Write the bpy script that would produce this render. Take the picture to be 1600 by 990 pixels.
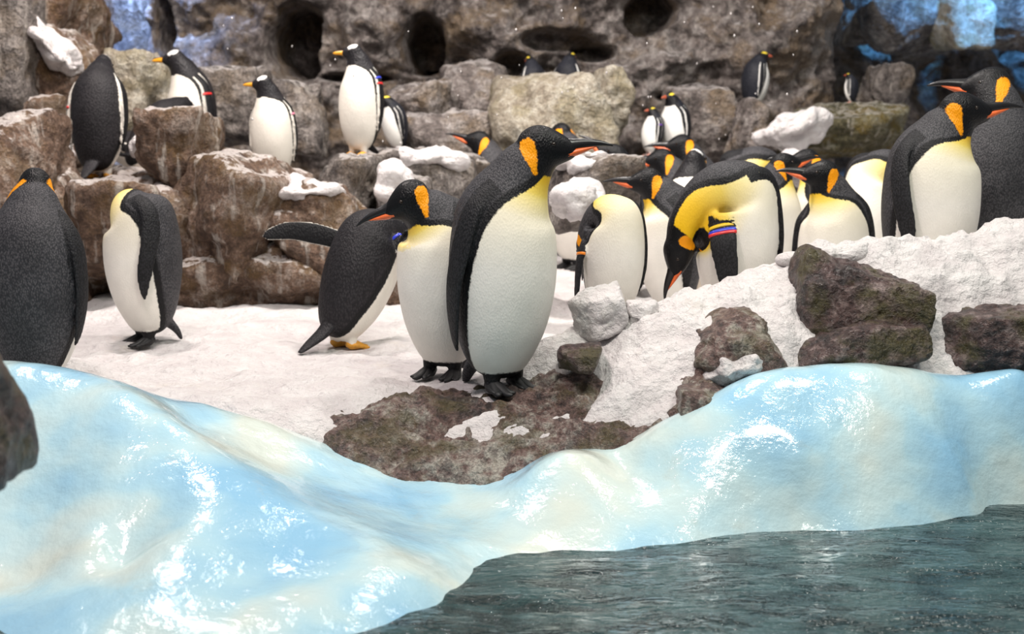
import bpy, math, random
import numpy as np
from mathutils import Vector, Matrix
R = math.radians
for o in list(bpy.data.objects): bpy.data.objects.remove(o)
scn = bpy.context.scene
col = scn.collection

# ------------------------------------------------------------------ camera
F = 2200.0; HZ = 200.0; CAMZ = 0.9
PITCH = math.atan((495 - HZ) / F)
cam = bpy.data.cameras.new('camera'); camo = bpy.data.objects.new('camera', cam); col.objects.link(camo)
camo.location = (0, 0, CAMZ); camo.rotation_euler = (math.pi / 2 - PITCH, 0, 0)
cam.sensor_width = 36; cam.lens = F / 1600 * 36; cam.clip_start = 0.05; cam.clip_end = 100
cam.dof.use_dof = True; cam.dof.focus_distance = 4.8; cam.dof.aperture_fstop = 3.0
scn.camera = camo
def P(px, py, d):
    """point at depth d (metres in front of the visitor) seen at that pixel"""
    a, b = (px - 800) / F, (495 - py) / F
    c, s = math.cos(PITCH), math.sin(PITCH)
    y = c + b * s; z = -s + b * c
    k = d / y
    return np.array([a * k, d, CAMZ + z * k])
def X(px, d): return P(px, 400, d)[0]

# ------------------------------------------------------------------ light
scn.view_settings.view_transform = 'Standard'; scn.view_settings.look = 'None'
scn.view_settings.gamma = 1; scn.view_settings.exposure = 0.12
scn.view_settings.use_curve_mapping = False
w = bpy.data.worlds.new('world'); scn.world = w; w.use_nodes = True
bg = w.node_tree.nodes['Background']; bg.inputs[0].default_value = (0.80, 0.84, 0.90, 1); bg.inputs[1].default_value = 0.22
def lamp(name, loc, target, size, power, color, spread=180):
    l = bpy.data.lights.new(name, 'AREA'); l.shape = 'DISK'; l.size = size; l.energy = power; l.color = color; l.spread = R(spread)
    o = bpy.data.objects.new(name, l); col.objects.link(o); o.location = loc
    d = Vector(target) - Vector(loc); o.rotation_euler = d.to_track_quat('-Z', 'Y').to_euler()
    return o
lamp('ceiling_lamp_offscreen', (-1.4, 3.0, 4.0), (-1.3, 5.2, 0), 0.6, 82, (1.0, 0.86, 0.86))
lamp('ceiling_lamp_offscreen', (0.3, 2.6, 4.0), (0.2, 4.8, 0), 0.6, 66, (1.0, 0.97, 0.88))
lamp('ceiling_lamp_offscreen', (1.7, 2.8, 4.0), (1.5, 5.0, 0), 0.6, 66, (0.98, 1.0, 0.90))
lamp('ceiling_lamp_offscreen', (-2.0, 6.6, 4.3), (-1.6, 9.6, 0.9), 0.6, 185, (1.0, 0.90, 0.84))
lamp('ceiling_lamp_offscreen', (0.6, 7.0, 4.3), (0.4, 10.2, 0.9), 0.6, 210, (1.0, 0.93, 0.88))
lamp('ceiling_lamp_offscreen', (2.4, 5.2, 4.2), (1.9, 7.0, 0.3), 0.6, 44, (1.0, 0.97, 0.90))
lamp('blue_ceiling_lamp_offscreen', (4.3, 10.6, 4.0), (4.1, 13.2, 1.9), 0.5, 105, (0.10, 0.42, 1.0), 80)
lamp('blue_ceiling_lamp_offscreen', (-3.1, 9.6, 4.1), (-3.2, 11.8, 1.7), 0.5, 75, (0.28, 0.48, 1.0), 50)

# ------------------------------------------------------------------ noise, meshes
_rng = np.random.RandomState(7)
_perm = _rng.permutation(256); _perm = np.concatenate([_perm, _perm, _perm])
_grad = _rng.normal(size=(256, 3)); _grad /= np.linalg.norm(_grad, axis=1)[:, None]
def perlin(p):
    i = np.floor(p).astype(int); f = p - i; i &= 255
    u = f * f * f * (f * (f * 6 - 15) + 10)
    out = 0
    for dx in (0, 1):
        for dy in (0, 1):
            for dz in (0, 1):
                h = _perm[_perm[_perm[(i[:, 0] + dx) & 255] + ((i[:, 1] + dy) & 255)] + ((i[:, 2] + dz) & 255)]
                g = _grad[h & 255]
                dot = g[:, 0] * (f[:, 0] - dx) + g[:, 1] * (f[:, 1] - dy) + g[:, 2] * (f[:, 2] - dz)
                wt = (u[:, 0] if dx else 1 - u[:, 0]) * (u[:, 1] if dy else 1 - u[:, 1]) * (u[:, 2] if dz else 1 - u[:, 2])
                out = out + wt * dot
    return out
def fbm(p, octv=4, gain=0.5, ridged=False):
    s = 0; a = 1.0
    for k in range(octv):
        n = perlin(p * 2.0 ** k + 17.3 * k)
        s = s + a * ((0.5 - np.abs(n) * 1.6) if ridged else n); a *= gain
    return s
def sstep(x, a, b):
    t = np.clip((x - a) / (b - a), 0, 1); return t * t * (3 - 2 * t)

def mesh_obj(name, V, Fc, mat, parent=None, smooth=True, attrs=None):
    me = bpy.data.meshes.new(name)
    me.from_pydata([tuple(map(float, v)) for v in V], [], [tuple(map(int, f)) for f in Fc])
    if smooth: me.polygons.foreach_set('use_smooth', [True] * len(me.polygons))
    if attrs:
        for k, a in attrs.items():
            at = me.attributes.new(k, 'FLOAT', 'POINT'); at.data.foreach_set('value', np.asarray(a, dtype=np.float32))
    me.materials.append(mat); me.update()
    o = bpy.data.objects.new(name, me); col.objects.link(o)
    if parent: o.parent = parent
    return o
def tag(o, label=None, cat=None, group=None, kind=None):
    if label: o['label'] = label
    if cat: o['category'] = cat
    if group: o['group'] = group
    if kind: o['kind'] = kind
    return o
def empty(name, loc, rz=0):
    o = bpy.data.objects.new(name, None); col.objects.link(o); o.location = [float(c) for c in loc]; o.rotation_euler = (0, 0, rz)
    o.empty_display_size = 0.05
    return o

def rbf_fit(pts, smooth=1e-4):
    pts = np.array(pts, float); n = len(pts); xy = pts[:, :2]
    def K(a, b):
        r = np.sqrt(((a[:, None, :] - b[None, :, :]) ** 2).sum(-1)) + 1e-9
        return r * r * np.log(r)
    A = np.zeros((n + 3, n + 3)); A[:n, :n] = K(xy, xy) + smooth * np.eye(n)
    A[:n, n] = 1; A[:n, n + 1:] = xy; A[n, :n] = 1; A[n + 1:, :n] = xy.T
    b = np.zeros(n + 3); b[:n] = pts[:, 2]
    c = np.linalg.solve(A, b)
    def f(q):
        q = np.asarray(q, float); out = np.empty(len(q))
        for s in range(0, len(q), 20000):
            z = q[s:s + 20000]; out[s:s + 20000] = K(z, xy) @ c[:n] + c[n] + z @ c[n + 1:]
        return out
    return f
def grid(xs, ys):
    gx, gy = np.meshgrid(xs, ys); n, m = len(xs), len(ys)
    idx = np.arange(n * m).reshape(m, n)
    f = np.stack([idx[:-1, :-1], idx[:-1, 1:], idx[1:, 1:], idx[1:, :-1]], -1).reshape(-1, 4)
    return gx.ravel(), gy.ravel(), f

# ------------------------------------------------------------------ materials
class NT:
    def __init__(s, name):
        s.m = bpy.data.materials.new(name); s.m.use_nodes = True; s.t = s.m.node_tree
        s.b = s.t.nodes['Principled BSDF']
    def n(s, typ, ins=None, **kw):
        nd = s.t.nodes.new(typ)
        for k, v in kw.items(): setattr(nd, k, v)
        for k, v in (ins or {}).items(): s.put(nd.inputs[k], v)
        return nd
    def put(s, sock, v):
        if isinstance(v, bpy.types.NodeSocket): s.t.links.new(v, sock)
        elif isinstance(v, tuple) and len(v) == 3 and sock.type == 'RGBA': sock.default_value = (*v, 1)
        else: sock.default_value = v
    def attr(s, name): return s.n('ShaderNodeAttribute', attribute_name=name).outputs['Fac']
    def math(s, op, a, b=0.0): return s.n('ShaderNodeMath', {0: a, 1: b}, operation=op).outputs[0]
    def rng(s, v, a, b, c=0.0, d=1.0): return s.n('ShaderNodeMapRange', {0: v, 1: a, 2: b, 3: c, 4: d}).outputs[0]
    def mix(s, f, a, b): 
        nd = s.n('ShaderNodeMix', data_type='RGBA'); s.put(nd.inputs[0], f); s.put(nd.inputs[6], a); s.put(nd.inputs[7], b)
        return nd.outputs[2]
    def coord(s, scale=(1, 1, 1), kind='Object'):
        c = s.n('ShaderNodeTexCoord').outputs[kind]
        return s.n('ShaderNodeMapping', {0: c, 3: scale}).outputs[0]
    def noise(s, vec, scale, detail=4.0, rough=0.55): return s.n('ShaderNodeTexNoise', {'Vector': vec, 'Scale': scale, 'Detail': detail, 'Roughness': rough}).outputs['Fac']
    def vor(s, vec, scale, feature='F1'): return s.n('ShaderNodeTexVoronoi', {'Vector': vec, 'Scale': scale}, feature=feature).outputs['Distance']
    def bump(s, h, strength, dist, normal=None):
        nd = s.n('ShaderNodeBump', {'Height': h, 'Strength': strength, 'Distance': dist})
        if normal is not None: s.put(nd.inputs['Normal'], normal)
        return nd.outputs[0]
    def out(s, color, rough=0.6, normal=None, spec=0.5, **kw):
        s.put(s.b.inputs['Base Color'], color); s.put(s.b.inputs['Roughness'], rough); s.put(s.b.inputs['Specular IOR Level'], spec)
        if normal is not None: s.put(s.b.inputs['Normal'], normal)
        for k, v in kw.items(): s.put(s.b.inputs[k], v)
        return s.m

def rock_mat(name, dark, mid, light, moss=None, moss_amt=0.5, snow=0.0, streak=0.0, scale=1.0, rough=0.75, spec=0.35):
    t = NT(name); c = t.coord()
    big = t.noise(c, 2.2 * scale, 5.0, 0.6); fine = t.noise(c, 16 * scale, 6.0, 0.65); grain = t.noise(c, 70 * scale, 3.0, 0.7)
    f = t.math('ADD', t.math('MULTIPLY', big, 0.55), t.math('MULTIPLY', fine, 0.45))
    k = t.mix(t.rng(f, 0.40, 0.50), dark, mid); k = t.mix(t.rng(f, 0.50, 0.60), k, light)
    k = t.mix(t.math('MULTIPLY', t.rng(t.noise(c, 6.5 * scale, 8.0, 0.75), 0.52, 0.60), 0.6), k, tuple(x * 0.7 for x in dark))
    k = t.mix(t.math('MULTIPLY', t.rng(t.noise(c, 4.1 * scale + 0.3, 8.0, 0.75), 0.56, 0.64), 0.5), k, light)
    if moss:
        mn = t.noise(t.coord((1, 1, 1.3)), 3.1 * scale, 6.0, 0.65)
        k = t.mix(t.math('MULTIPLY', t.rng(mn, 0.48, 0.60), moss_amt), k, moss)
    pits = t.vor(c, 30 * scale)
    k = t.mix(t.math('MULTIPLY', t.rng(grain, 0.42, 0.62, 1.0, 0.0), 0.45), k, tuple(x * 0.35 for x in dark))
    if streak:
        sn = t.noise(t.coord((9, 9, 0.9)), 1.6, 5.0, 0.6)
        k = t.mix(t.math('MULTIPLY', t.rng(sn, 0.56, 0.66), streak), k, (0.62, 0.58, 0.52))
    if snow:
        nz = t.n('ShaderNodeSeparateXYZ', {0: t.n('ShaderNodeNewGeometry').outputs['Normal']}).outputs[2]
        sm = t.math('ADD', nz, t.math('MULTIPLY', t.math('SUBTRACT', fine, 0.5), 1.1))
        k = t.mix(t.math('MULTIPLY', t.rng(sm, 0.93 - 0.2 * snow, 1.02 - 0.2 * snow), min(1, snow)), k, (0.80, 0.76, 0.74))
    h = t.math('ADD', t.math('MULTIPLY', fine, 1.0), t.math('ADD', t.math('MULTIPLY', grain, 0.35), t.math('MULTIPLY', pits, 0.25)))
    return t.out(k, t.rng(grain, 0.3, 0.7, rough - 0.12, rough + 0.12), t.bump(h, 1.0, 0.045 / scale), spec)

M = {}
M['wall'] = rock_mat('wall_rock', (0.055, 0.045, 0.042), (0.22, 0.185, 0.17), (0.44, 0.40, 0.375), (0.24, 0.165, 0.09), 0.6, 0.25, 0.15, 0.8)
M['grey'] = rock_mat('grey_rock', (0.05, 0.042, 0.04), (0.19, 0.165, 0.15), (0.38, 0.34, 0.31), (0.17, 0.12, 0.07), 0.5, 0.3, 0.25, 1.1)
M['brown'] = rock_mat('brown_rock', (0.07, 0.04, 0.026), (0.20, 0.125, 0.085), (0.38, 0.31, 0.26), (0.15, 0.085, 0.025), 0.6, 0.5, 0.45, 1.4)
M['beige'] = rock_mat('beige_rock', (0.26, 0.215, 0.16), (0.50, 0.45, 0.36), (0.66, 0.63, 0.54), (0.27, 0.22, 0.10), 0.55, 0.1, 0.2, 1.3)
M['dark'] = rock_mat('wet_dark_rock', (0.018, 0.010, 0.009), (0.095, 0.048, 0.042), (0.33, 0.25, 0.23), (0.070, 0.058, 0.004), 0.9, 0.0, 0.0, 1.7, 0.36, 0.7)
M['hero'] = rock_mat('lichen_rock', (0.028, 0.016, 0.014), (0.21, 0.125, 0.105), (0.52, 0.49, 0.42), (0.085, 0.066, 0.008), 0.7, 0.0, 0.0, 1.9, 0.42, 0.65)
M['mossy'] = rock_mat('mossy_rock', (0.05, 0.045, 0.02), (0.15, 0.13, 0.07), (0.30, 0.29, 0.22), (0.16, 0.11, 0.015), 0.8, 0.2, 0.3, 1.6)

def snow_mat():
    t = NT('snow'); c = t.coord()
    a = t.noise(c, 9, 6.0, 0.6); b = t.noise(c, 55, 5.0, 0.7); v = t.vor(c, 34, 'SMOOTH_F1')
    k = t.mix(t.rng(a, 0.35, 0.65), (0.73, 0.68, 0.675), (0.83, 0.80, 0.785))
    k = t.mix(t.math('MULTIPLY', t.rng(t.noise(c, 2.3, 7, 0.7), 0.60, 0.70), 0.30), k, (0.66, 0.58, 0.44))
    h = t.math('ADD', t.math('MULTIPLY', a, 1.2), t.math('ADD', t.math('MULTIPLY', b, 0.5), t.math('MULTIPLY', v, 0.35)))
    return t.out(k, 0.7, t.bump(h, 1.0, 0.036), 0.35)
M['snow'] = snow_mat()
def ice_mat():
    t = NT('painted_ice'); c = t.coord()
    p = t.rng(t.noise(c, 1.9, 3, 0.5), 0.36, 0.64)
    k = t.mix(t.rng(p, 0.0, 0.55), (0.28, 0.54, 0.74), (0.47, 0.70, 0.77)); k = t.mix(t.rng(p, 0.45, 1.0), k, (0.66, 0.73, 0.66))
    k = t.mix(t.math('MULTIPLY', t.rng(t.noise(c, 5.5, 6, 0.7), 0.60, 0.76), 0.35), k, (0.50, 0.50, 0.40))
    h = t.math('ADD', t.math('MULTIPLY', t.noise(c, 17, 4, 0.55), 1.0), t.math('MULTIPLY', t.noise(c, 75, 3, 0.6), 0.16))
    return t.out(k, 0.16, t.bump(h, 0.32, 0.02), 0.6, **{'Coat Weight': 0.6, 'Coat Roughness': 0.06})
M['ice'] = ice_mat()
def water_mat():
    t = NT('pool_water'); c = t.coord((1, 2.2, 1))
    h = t.math('ADD', t.noise(c, 9, 4, 0.55), t.math('MULTIPLY', t.noise(c, 30, 3, 0.5), 0.3))
    k = t.mix(t.rng(t.noise(c, 6, 3, 0.5), 0.4, 0.6), (0.006, 0.020, 0.022), (0.035, 0.075, 0.078))
    return t.out(k, 0.05, t.bump(h, 0.8, 0.03), 0.4)
M['water'] = water_mat()

def plumage(name, back, back2, band, white, yellow, yellow2, hood, patch, rim=0.0, fine=190):
    t = NT(name); c = t.coord()
    j = t.math('MULTIPLY', t.math('SUBTRACT', t.noise(c, 90, 3, 0.6), 0.5), 0.016)
    def st(v, wdt=0.003, off=0.0): return t.rng(t.math('ADD', v, j), off - wdt, off + wdt)
    cs = t.coord((1, 1, 0.55))
    v = t.vor(cs, fine)
    k = t.mix(t.rng(v, 0.15, 0.65), back2, back)
    k = t.mix(t.math('MULTIPLY', t.rng(t.noise(c, 6, 4, 0.6), 0.4, 0.65), 0.5), k, tuple(x * 0.55 for x in back))
    be = t.attr('belly')
    k = t.mix(st(be, 0.006, -0.036), k, band)
    ye = t.attr('yellow')
    wn = t.mix(t.rng(t.noise(c, 14, 4, 0.6), 0.35, 0.7), white, tuple(x * 0.93 for x in white))
    wcol = t.mix(t.rng(ye, 0.0, 0.6), wn, yellow); wcol = t.mix(t.rng(ye, 0.5, 1.0), wcol, yellow2)
    k = t.mix(st(be), k, wcol)
    k = t.mix(st(t.attr('hood')), k, hood)
    k = t.mix(st(t.attr('patch'), 0.002), k, patch)
    fl = st(t.attr('flip'), 0.002)
    fcol = t.mix(t.rng(v, 0.1, 0.7), tuple(x * 0.75 for x in back), band)
    fcol = t.mix(t.rng(t.attr('flin'), 0.0015, 0.0045), fcol, tuple(x * 0.85 for x in white))
    k = t.mix(fl, k, fcol)
    h = t.math('ADD', t.math('MULTIPLY', v, 1.0), t.math('MULTIPLY', t.noise(t.coord((1, 1, 0.4)), 60, 3, 0.6), 0.8))
    hd = st(t.attr('hood'))
    return t.out(k, t.rng(hd, 0, 1, 0.55, 0.40), t.bump(h, t.rng(be, -0.01, 0.01, 0.42, 0.16), 0.006), 0.22)
W = (0.84, 0.81, 0.74)
M['king'] = plumage('king_plumage', (0.034, 0.034, 0.038), (0.105, 0.10, 0.106), (0.008, 0.008, 0.009), W, (0.86, 0.68, 0.16), (0.88, 0.52, 0.01), (0.006, 0.006, 0.007), (0.90, 0.33, 0.006))
M['gentoo'] = plumage('gentoo_plumage', (0.014, 0.013, 0.015), (0.034, 0.031, 0.034), (0.008, 0.008, 0.009), (0.80, 0.76, 0.68), W, W, (0.014, 0.013, 0.015), (0.80, 0.79, 0.76), fine=140)
M['rock'] = plumage('rockhopper_plumage', (0.010, 0.011, 0.016), (0.024, 0.025, 0.034), (0.008, 0.008, 0.010), (0.80, 0.79, 0.75), W, W, (0.008, 0.008, 0.010), (0.80, 0.62, 0.05), fine=150)
def plain(name, color, rough=0.4, var=0.2):
    t = NT(name); c = t.coord()
    k = t.mix(t.rng(t.noise(c, 45, 4, 0.6), 0.35, 0.65), color, tuple(x * (1 - var) for x in color))
    return t.out(k, rough, t.bump(t.noise(c, 120, 3, 0.6), 0.15, 0.003), 0.5)
M['billblack'] = plain('black_horn', (0.012, 0.011, 0.012), 0.3)
M['billorange'] = plain('coral_orange_horn', (0.80, 0.15, 0.035), 0.35)
M['billyellow'] = plain('orange_horn', (0.80, 0.36, 0.02), 0.35)
M['billred'] = plain('brick_red_horn', (0.42, 0.09, 0.04), 0.35)
M['eye'] = plain('eye', (0.02, 0.012, 0.008), 0.08)
M['footblack'] = plain('black_foot_skin', (0.012, 0.012, 0.013), 0.55, 0.4)
M['footorange'] = plain('orange_foot_skin', (0.72, 0.33, 0.03), 0.55, 0.35)
M['footpink'] = plain('pink_foot_skin', (0.62, 0.28, 0.22), 0.55, 0.3)
for k, v in dict(red=(0.65, 0.03, 0.03), blue=(0.03, 0.05, 0.55), pink=(0.75, 0.25, 0.36), yellow=(0.85, 0.55, 0.03), violet=(0.18, 0.05, 0.5), orange=(0.85, 0.25, 0.02)).items():
    M['band_' + k] = plain(k + '_plastic', v, 0.3, 0.1)

# ------------------------------------------------------------------ ground (snow floor)
def G(px, d, z): return np.array([X(px, d), d, z])
gp = []
for px in (-250, 0, 200, 400, 600, 720):
    for d, z in ((4.5, -0.03), (4.8, 0.0), (5.3, 0.0), (6.0, 0.01), (7.0, 0.03), (8.2, 0.05), (10.5, 0.05)): gp.append(G(px, d, z))
for d, z in ((4.75, -0.02), (5.2, 0.0), (6, 0), (7, 0), (8.5, 0.05), (10.5, 0.05)): gp.append(G(800, d, z))
gp += [P(870, 528, 4.9), P(930, 505, 4.95), P(990, 488, 5.0), P(1050, 468, 5.0), P(1150, 430, 5.05), P(1250, 404, 5.1), P(1350, 384, 5.15), P(1450, 382, 5.2), P(1530, 362, 5.2), P(1600, 332, 5.2), P(1750, 310, 5.2)]
gp += [P(880, 590, 4.65), P(960, 560, 4.65), P(1000, 625, 4.5), P(1100, 650, 4.4), P(1150, 560, 4.6), P(1250, 495, 4.78), P(1300, 575, 4.62), P(1400, 460, 4.85), P(1450, 572, 4.68), P(1550, 455, 4.9), P(1600, 580, 4.7), P(1600, 410, 4.98), P(1750, 560, 4.72)]
for d in (5.6, 6.4, 7.4): gp += [G(930, d, 0), G(1050, d, 0.0), G(1200, d, 0.0), G(1330, d, 0.03), G(1450, d, 0.16), G(1560, d, 0.27), G(1750, d, 0.28)]
for px in (1000, 1200, 1400, 1700): gp += [G(px, 9, 0.05), G(px, 11, 0.05)]
for px in (-250, 0, 200, 400): gp += [G(px, 4.2, -0.2)]
for px in (600, 800, 1000): gp += [G(px, 4.35, -0.32), G(px, 4.1, -0.5)]
for px in (1200, 1400, 1600, 1750): gp += [G(px, 4.45, -0.12), G(px, 4.3, -0.4), G(px, 4.1, -0.7)]
hr = [(480, 690, 4.55), (520, 668, 4.55), (570, 652, 4.58), (640, 632, 4.62), (700, 618, 4.7), (760, 620, 4.72), (860, 606, 4.72), (905, 606, 4.7), (930, 640, 4.58), (1000, 655, 4.5), (1050, 640, 4.5), (1110, 610, 4.52), (560, 690, 4.42), (600, 712, 4.4), (650, 730, 4.38), (720, 748, 4.34), (800, 745, 4.34), (900, 712, 4.36), (1000, 705, 4.36), (700, 670, 4.55), (800, 660, 4.56), (650, 680, 4.5), (760, 700, 4.45), (870, 680, 4.46), (960, 690, 4.4), (1080, 660, 4.42)]
gp = [g for g in gp if not (X(540, 4.6) < g[0] < X(1090, 4.6) and g[1] < 4.72)]
SNOWY = {(760, 620): .012, (700, 670): -.005, (800, 660): .02, (930, 640): .03, (1000, 655): .04, (1050, 640): .03, (870, 680): -.02}
gp += [P(*t) + np.array([0, 0, SNOWY.get(t[:2], -0.055)]) for t in hr[3:]]
ground_f = rbf_fit(gp, 2e-4)
def ground_z(x, y):
    q = np.stack([np.ravel(x), np.ravel(y)], 1).astype(float); qc = np.stack([np.clip(q[:, 0], -2.9, 2.9), q[:, 1]], 1)
    p3 = np.stack([q[:, 0], q[:, 1], np.zeros(len(q))], 1)
    ridge = sstep(q[:, 0], -0.1, 0.4) * (1 - sstep(q[:, 1], 5.3, 5.8))
    n = 0.05 * fbm(p3 * 2.3, 3) + (0.018 + 0.035 * ridge) * fbm(p3 * 8 + 3, 4, 0.6) + (0.006 + 0.012 * ridge) * np.abs(perlin(p3 * 30))
    hero = np.exp(-(((q[:, 0] + 0.03) / 0.2) ** 2 + ((q[:, 1] - 4.75) / 0.2) ** 2))
    return ground_f(qc) + n * (1 - 0.9 * hero) - 2.5 * np.maximum(0, 4.45 - q[:, 1]) - 1.5 * sstep(q[:, 0], 1.5, 2.0) * np.maximum(0, 4.62 - q[:, 1])
xs = np.concatenate([np.linspace(-6, -3.45, 40), np.linspace(-3.4, 3.4, 400), np.linspace(3.45, 6, 40)])
ys = np.concatenate([np.linspace(4.1, 5.6, 130), np.linspace(5.62, 12.0, 200)])
gx, gy, gf = grid(xs, ys)
tag(mesh_obj('floor', np.stack([gx, gy, ground_z(gx, gy)], 1), gf, M['snow']), 'packed white snow covering the enclosure floor and the rocky bank', 'snow', kind='structure')

# ------------------------------------------------------------------ ice bank and pool
ice = [(-150, 560, 4.3), (0, 566, 4.25), (40, 568, 4.25), (110, 577, 4.28), (170, 592, 4.25), (230, 612, 4.35), (310, 628, 4.4), (400, 655, 4.4), (500, 692, 4.4), (560, 720, 4.38), (620, 746, 4.35), (680, 758, 4.3), (760, 757, 4.3), (815, 741, 4.28), (850, 718, 4.25), (885, 709, 4.22), (930, 715, 4.25), (980, 733, 4.28), (1010, 700, 4.3), (1060, 652, 4.35), (1110, 622, 4.4), (1170, 592, 4.42), (1220, 579, 4.44), (1290, 582, 4.45), (1340, 572, 4.47), (1440, 581, 4.52), (1540, 592, 4.55), (1600, 587, 4.56), (1750, 580, 4.58),
       (210, 612, 4.12), (250, 652, 4.0), (330, 722, 3.87), (450, 792, 3.74), (560, 850, 3.62), (650, 905, 3.48),
       (300, 662, 4.2), (420, 722, 4.14), (520, 768, 4.06), (620, 812, 3.98), (720, 845, 3.88),
       (700, 800, 4.12), (800, 800, 4.08), (900, 765, 4.1), (950, 805, 4.03), (880, 850, 3.92), (1000, 855, 3.92), (830, 893, 3.78), (1000, 882, 3.84),
       (1030, 740, 4.2), (1080, 780, 4.08), (1150, 700, 4.2), (1150, 800, 4.08), (1100, 868, 3.93), (1250, 650, 4.3), (1250, 720, 4.18), (1250, 790, 4.13), (1250, 842, 4.06), (1380, 650, 4.32), (1400, 740, 4.22), (1400, 838, 4.09), (1480, 660, 4.4), (1500, 740, 4.27), (1560, 690, 4.42), (1560, 785, 4.36), (1500, 815, 4.2), (1650, 700, 4.46), (1650, 770, 4.4), (1760, 700, 4.46),
       (60, 680, 4.0), (60, 800, 3.78), (60, 900, 3.55), (60, 985, 3.2), (180, 740, 3.82), (150, 850, 3.58), (185, 880, 3.58), (240, 700, 3.9), (300, 800, 3.66), (250, 850, 3.52), (400, 900, 3.45), (200, 960, 3.24), (350, 985, 3.18), (550, 960, 3.27), (700, 930, 3.5), (-150, 700, 4.0), (-150, 900, 3.5)]
ip = [P(*q) for q in ice]
ip += [G(px, 4.75, -0.25) for px in (-100, 100, 300, 500, 700, 900, 1050)] + [G(px, 4.85, -0.15) for px in (1200, 1400, 1600)]
ip += [G(px, 2.75, -0.5) for px in (-100, 100, 300, 500)] + [G(750, 3.1, -0.5)] + [G(px, 3.5, -0.48) for px in (850, 1000, 1150)] + [G(px, 3.75, -0.5) for px in (1250, 1400, 1550)] + [G(1650, 4.05, -0.45), G(1780, 4.1, -0.45)]
ice_f = rbf_fit(ip, 3e-4)
xs = np.concatenate([np.linspace(-5, -2.4, 40), np.linspace(-2.36, 2.1, 340), np.linspace(2.14, 4.6, 40)]); ys = np.linspace(2.6, 4.72, 210)
gx, gy, gf = grid(xs, ys); q2 = np.stack([np.clip(gx, -2.3, 2.05), gy], 1)
p3 = np.stack([gx, gy, gx * 0], 1)
gz = ice_f(q2) + 0.010 * fbm(p3 * 4.5, 3) 
tag(mesh_obj('artificial_ice_bank', np.stack([gx, gy, gz], 1), gf, M['ice']), 'glossy pale blue artificial ice bank rising from the pool water', 'ice')
WZ = -0.29
xs = np.linspace(-6, 6, 360); ys = np.linspace(0.3, 4.75, 140)
gx, gy, gf = grid(xs, ys); p3 = np.stack([gx * 0.8, gy * 1.8, gx * 0], 1)
tag(mesh_obj('pool_water', np.stack([gx, gy, WZ + 0.022 * fbm(p3 * 3, 3)], 1), gf, M['water']), 'dark rippling pool water lapping at the ice bank', 'water', kind='stuff')

# ------------------------------------------------------------------ rocks
def ico_dirs(n):
    import bmesh
    bm = bmesh.new(); bmesh.ops.create_icosphere(bm, subdivisions=n, radius=1)
    V = np.array([v.co[:] for v in bm.verts]); Fc = [[v.index for v in f.verts] for f in bm.faces]; bm.free()
    return V / np.linalg.norm(V, axis=1)[:, None], Fc
ICO = {n: ico_dirs(n) for n in (2, 4, 5, 6)}
def rock_shape(hx, hy, hz, seed, sub=5, planes=11, rough=0.10, tilt=0, flat=0.0):
    if planes == 0: rough = rough * 1.5
    rs = np.random.RandomState(seed); D, Fc = ICO[sub]
    n = rs.normal(size=(planes, 3)); n /= np.linalg.norm(n, axis=1)[:, None]
    n = np.concatenate([n, np.eye(3), -np.eye(3)]); h = np.concatenate([rs.uniform(0.80, 1.02, planes), np.ones(6)])
    dt = D @ n.T; r = np.where(dt > 0.05, h[None, :] / np.maximum(dt, 0.05), 9.0)
    k = 14.0; r = -np.log(np.exp(-k * np.minimum(r, 3)).sum(1)) / k
    if planes == 0: r = np.ones(len(D))
    V = D * r[:, None]
    sz = np.array([hx, hy, hz]); s = float(np.cbrt(hx * hy * hz))
    V = V * sz
    q = V / s + seed * 3.7
    disp = rough * (fbm(q * 1.1, 4, 0.55) * 1.0 + 0.35 * fbm(q * 2.3 + 9, 4, 0.6, True) - 0.06)
    if planes == 0: disp = rough * (1.9 * fbm(q * .8, 2) + .22 * fbm(q * 3.5, 4, .6))
    V = V + D * (disp * s * 1.6)[:, None]
    if tilt:
        c, sn = math.cos(tilt), math.sin(tilt)
        V = np.stack([V[:, 0] * c - V[:, 2] * sn, V[:, 1], V[:, 0] * sn + V[:, 2] * c], 1)
    return V, Fc
def rock(px, py, d, wpx, hpx, dep, seed, mat, label, name='boulder', cat='rock', group=None, sub=5, planes=11, rough=0.10, tilt=0.0, parent=None):
    c = P(px, py, d); s = d / F
    V, Fc = rock_shape(wpx * s, dep, hpx * s, seed, sub, planes, rough, R(tilt))
    o = mesh_obj(name if parent is None else 'rock', V, Fc, M[mat], parent)
    o.location = [float(t) for t in (c if parent is None else c - np.array(parent.location))]
    return tag(o, label, cat, group) if parent is None else tag(o, label)

# rock under the large king penguin: surface breaking through the snow
hp = [P(*t) for t in hr]
hp += [G(px, d, ground_z(X(px, d), d)[0] - 0.12) for px, d in ((400, 4.6), (480, 4.75), (600, 4.85), (700, 4.92), (800, 4.98), (900, 4.9), (1000, 4.75), (1150, 4.7), (1200, 4.5))]
hp += [G(px, 4.2, -0.42) for px in (450, 600, 750, 900, 1050, 1200)]
hero_f = rbf_fit(hp, 2e-4)
xs = np.linspace(X(410, 4.6), X(1120, 4.5), 230); ys = np.linspace(4.2, 4.95, 120)
gx, gy, gf = grid(xs, ys); p3 = np.stack([gx, gy, gx * 0], 1)
tier = fbm(p3 * np.array([3.5, 7, 1]) + 5, 4, 0.55, True)
gz = hero_f(np.stack([gx, gy], 1)) + 0.055 * tier - 0.012 + 0.024 * fbm(p3 * 14, 4, 0.6)
hero_rock_z = lambda x, y: float(gz[np.argmin((gx - x) ** 2 + (gy - y) ** 2)])
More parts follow.
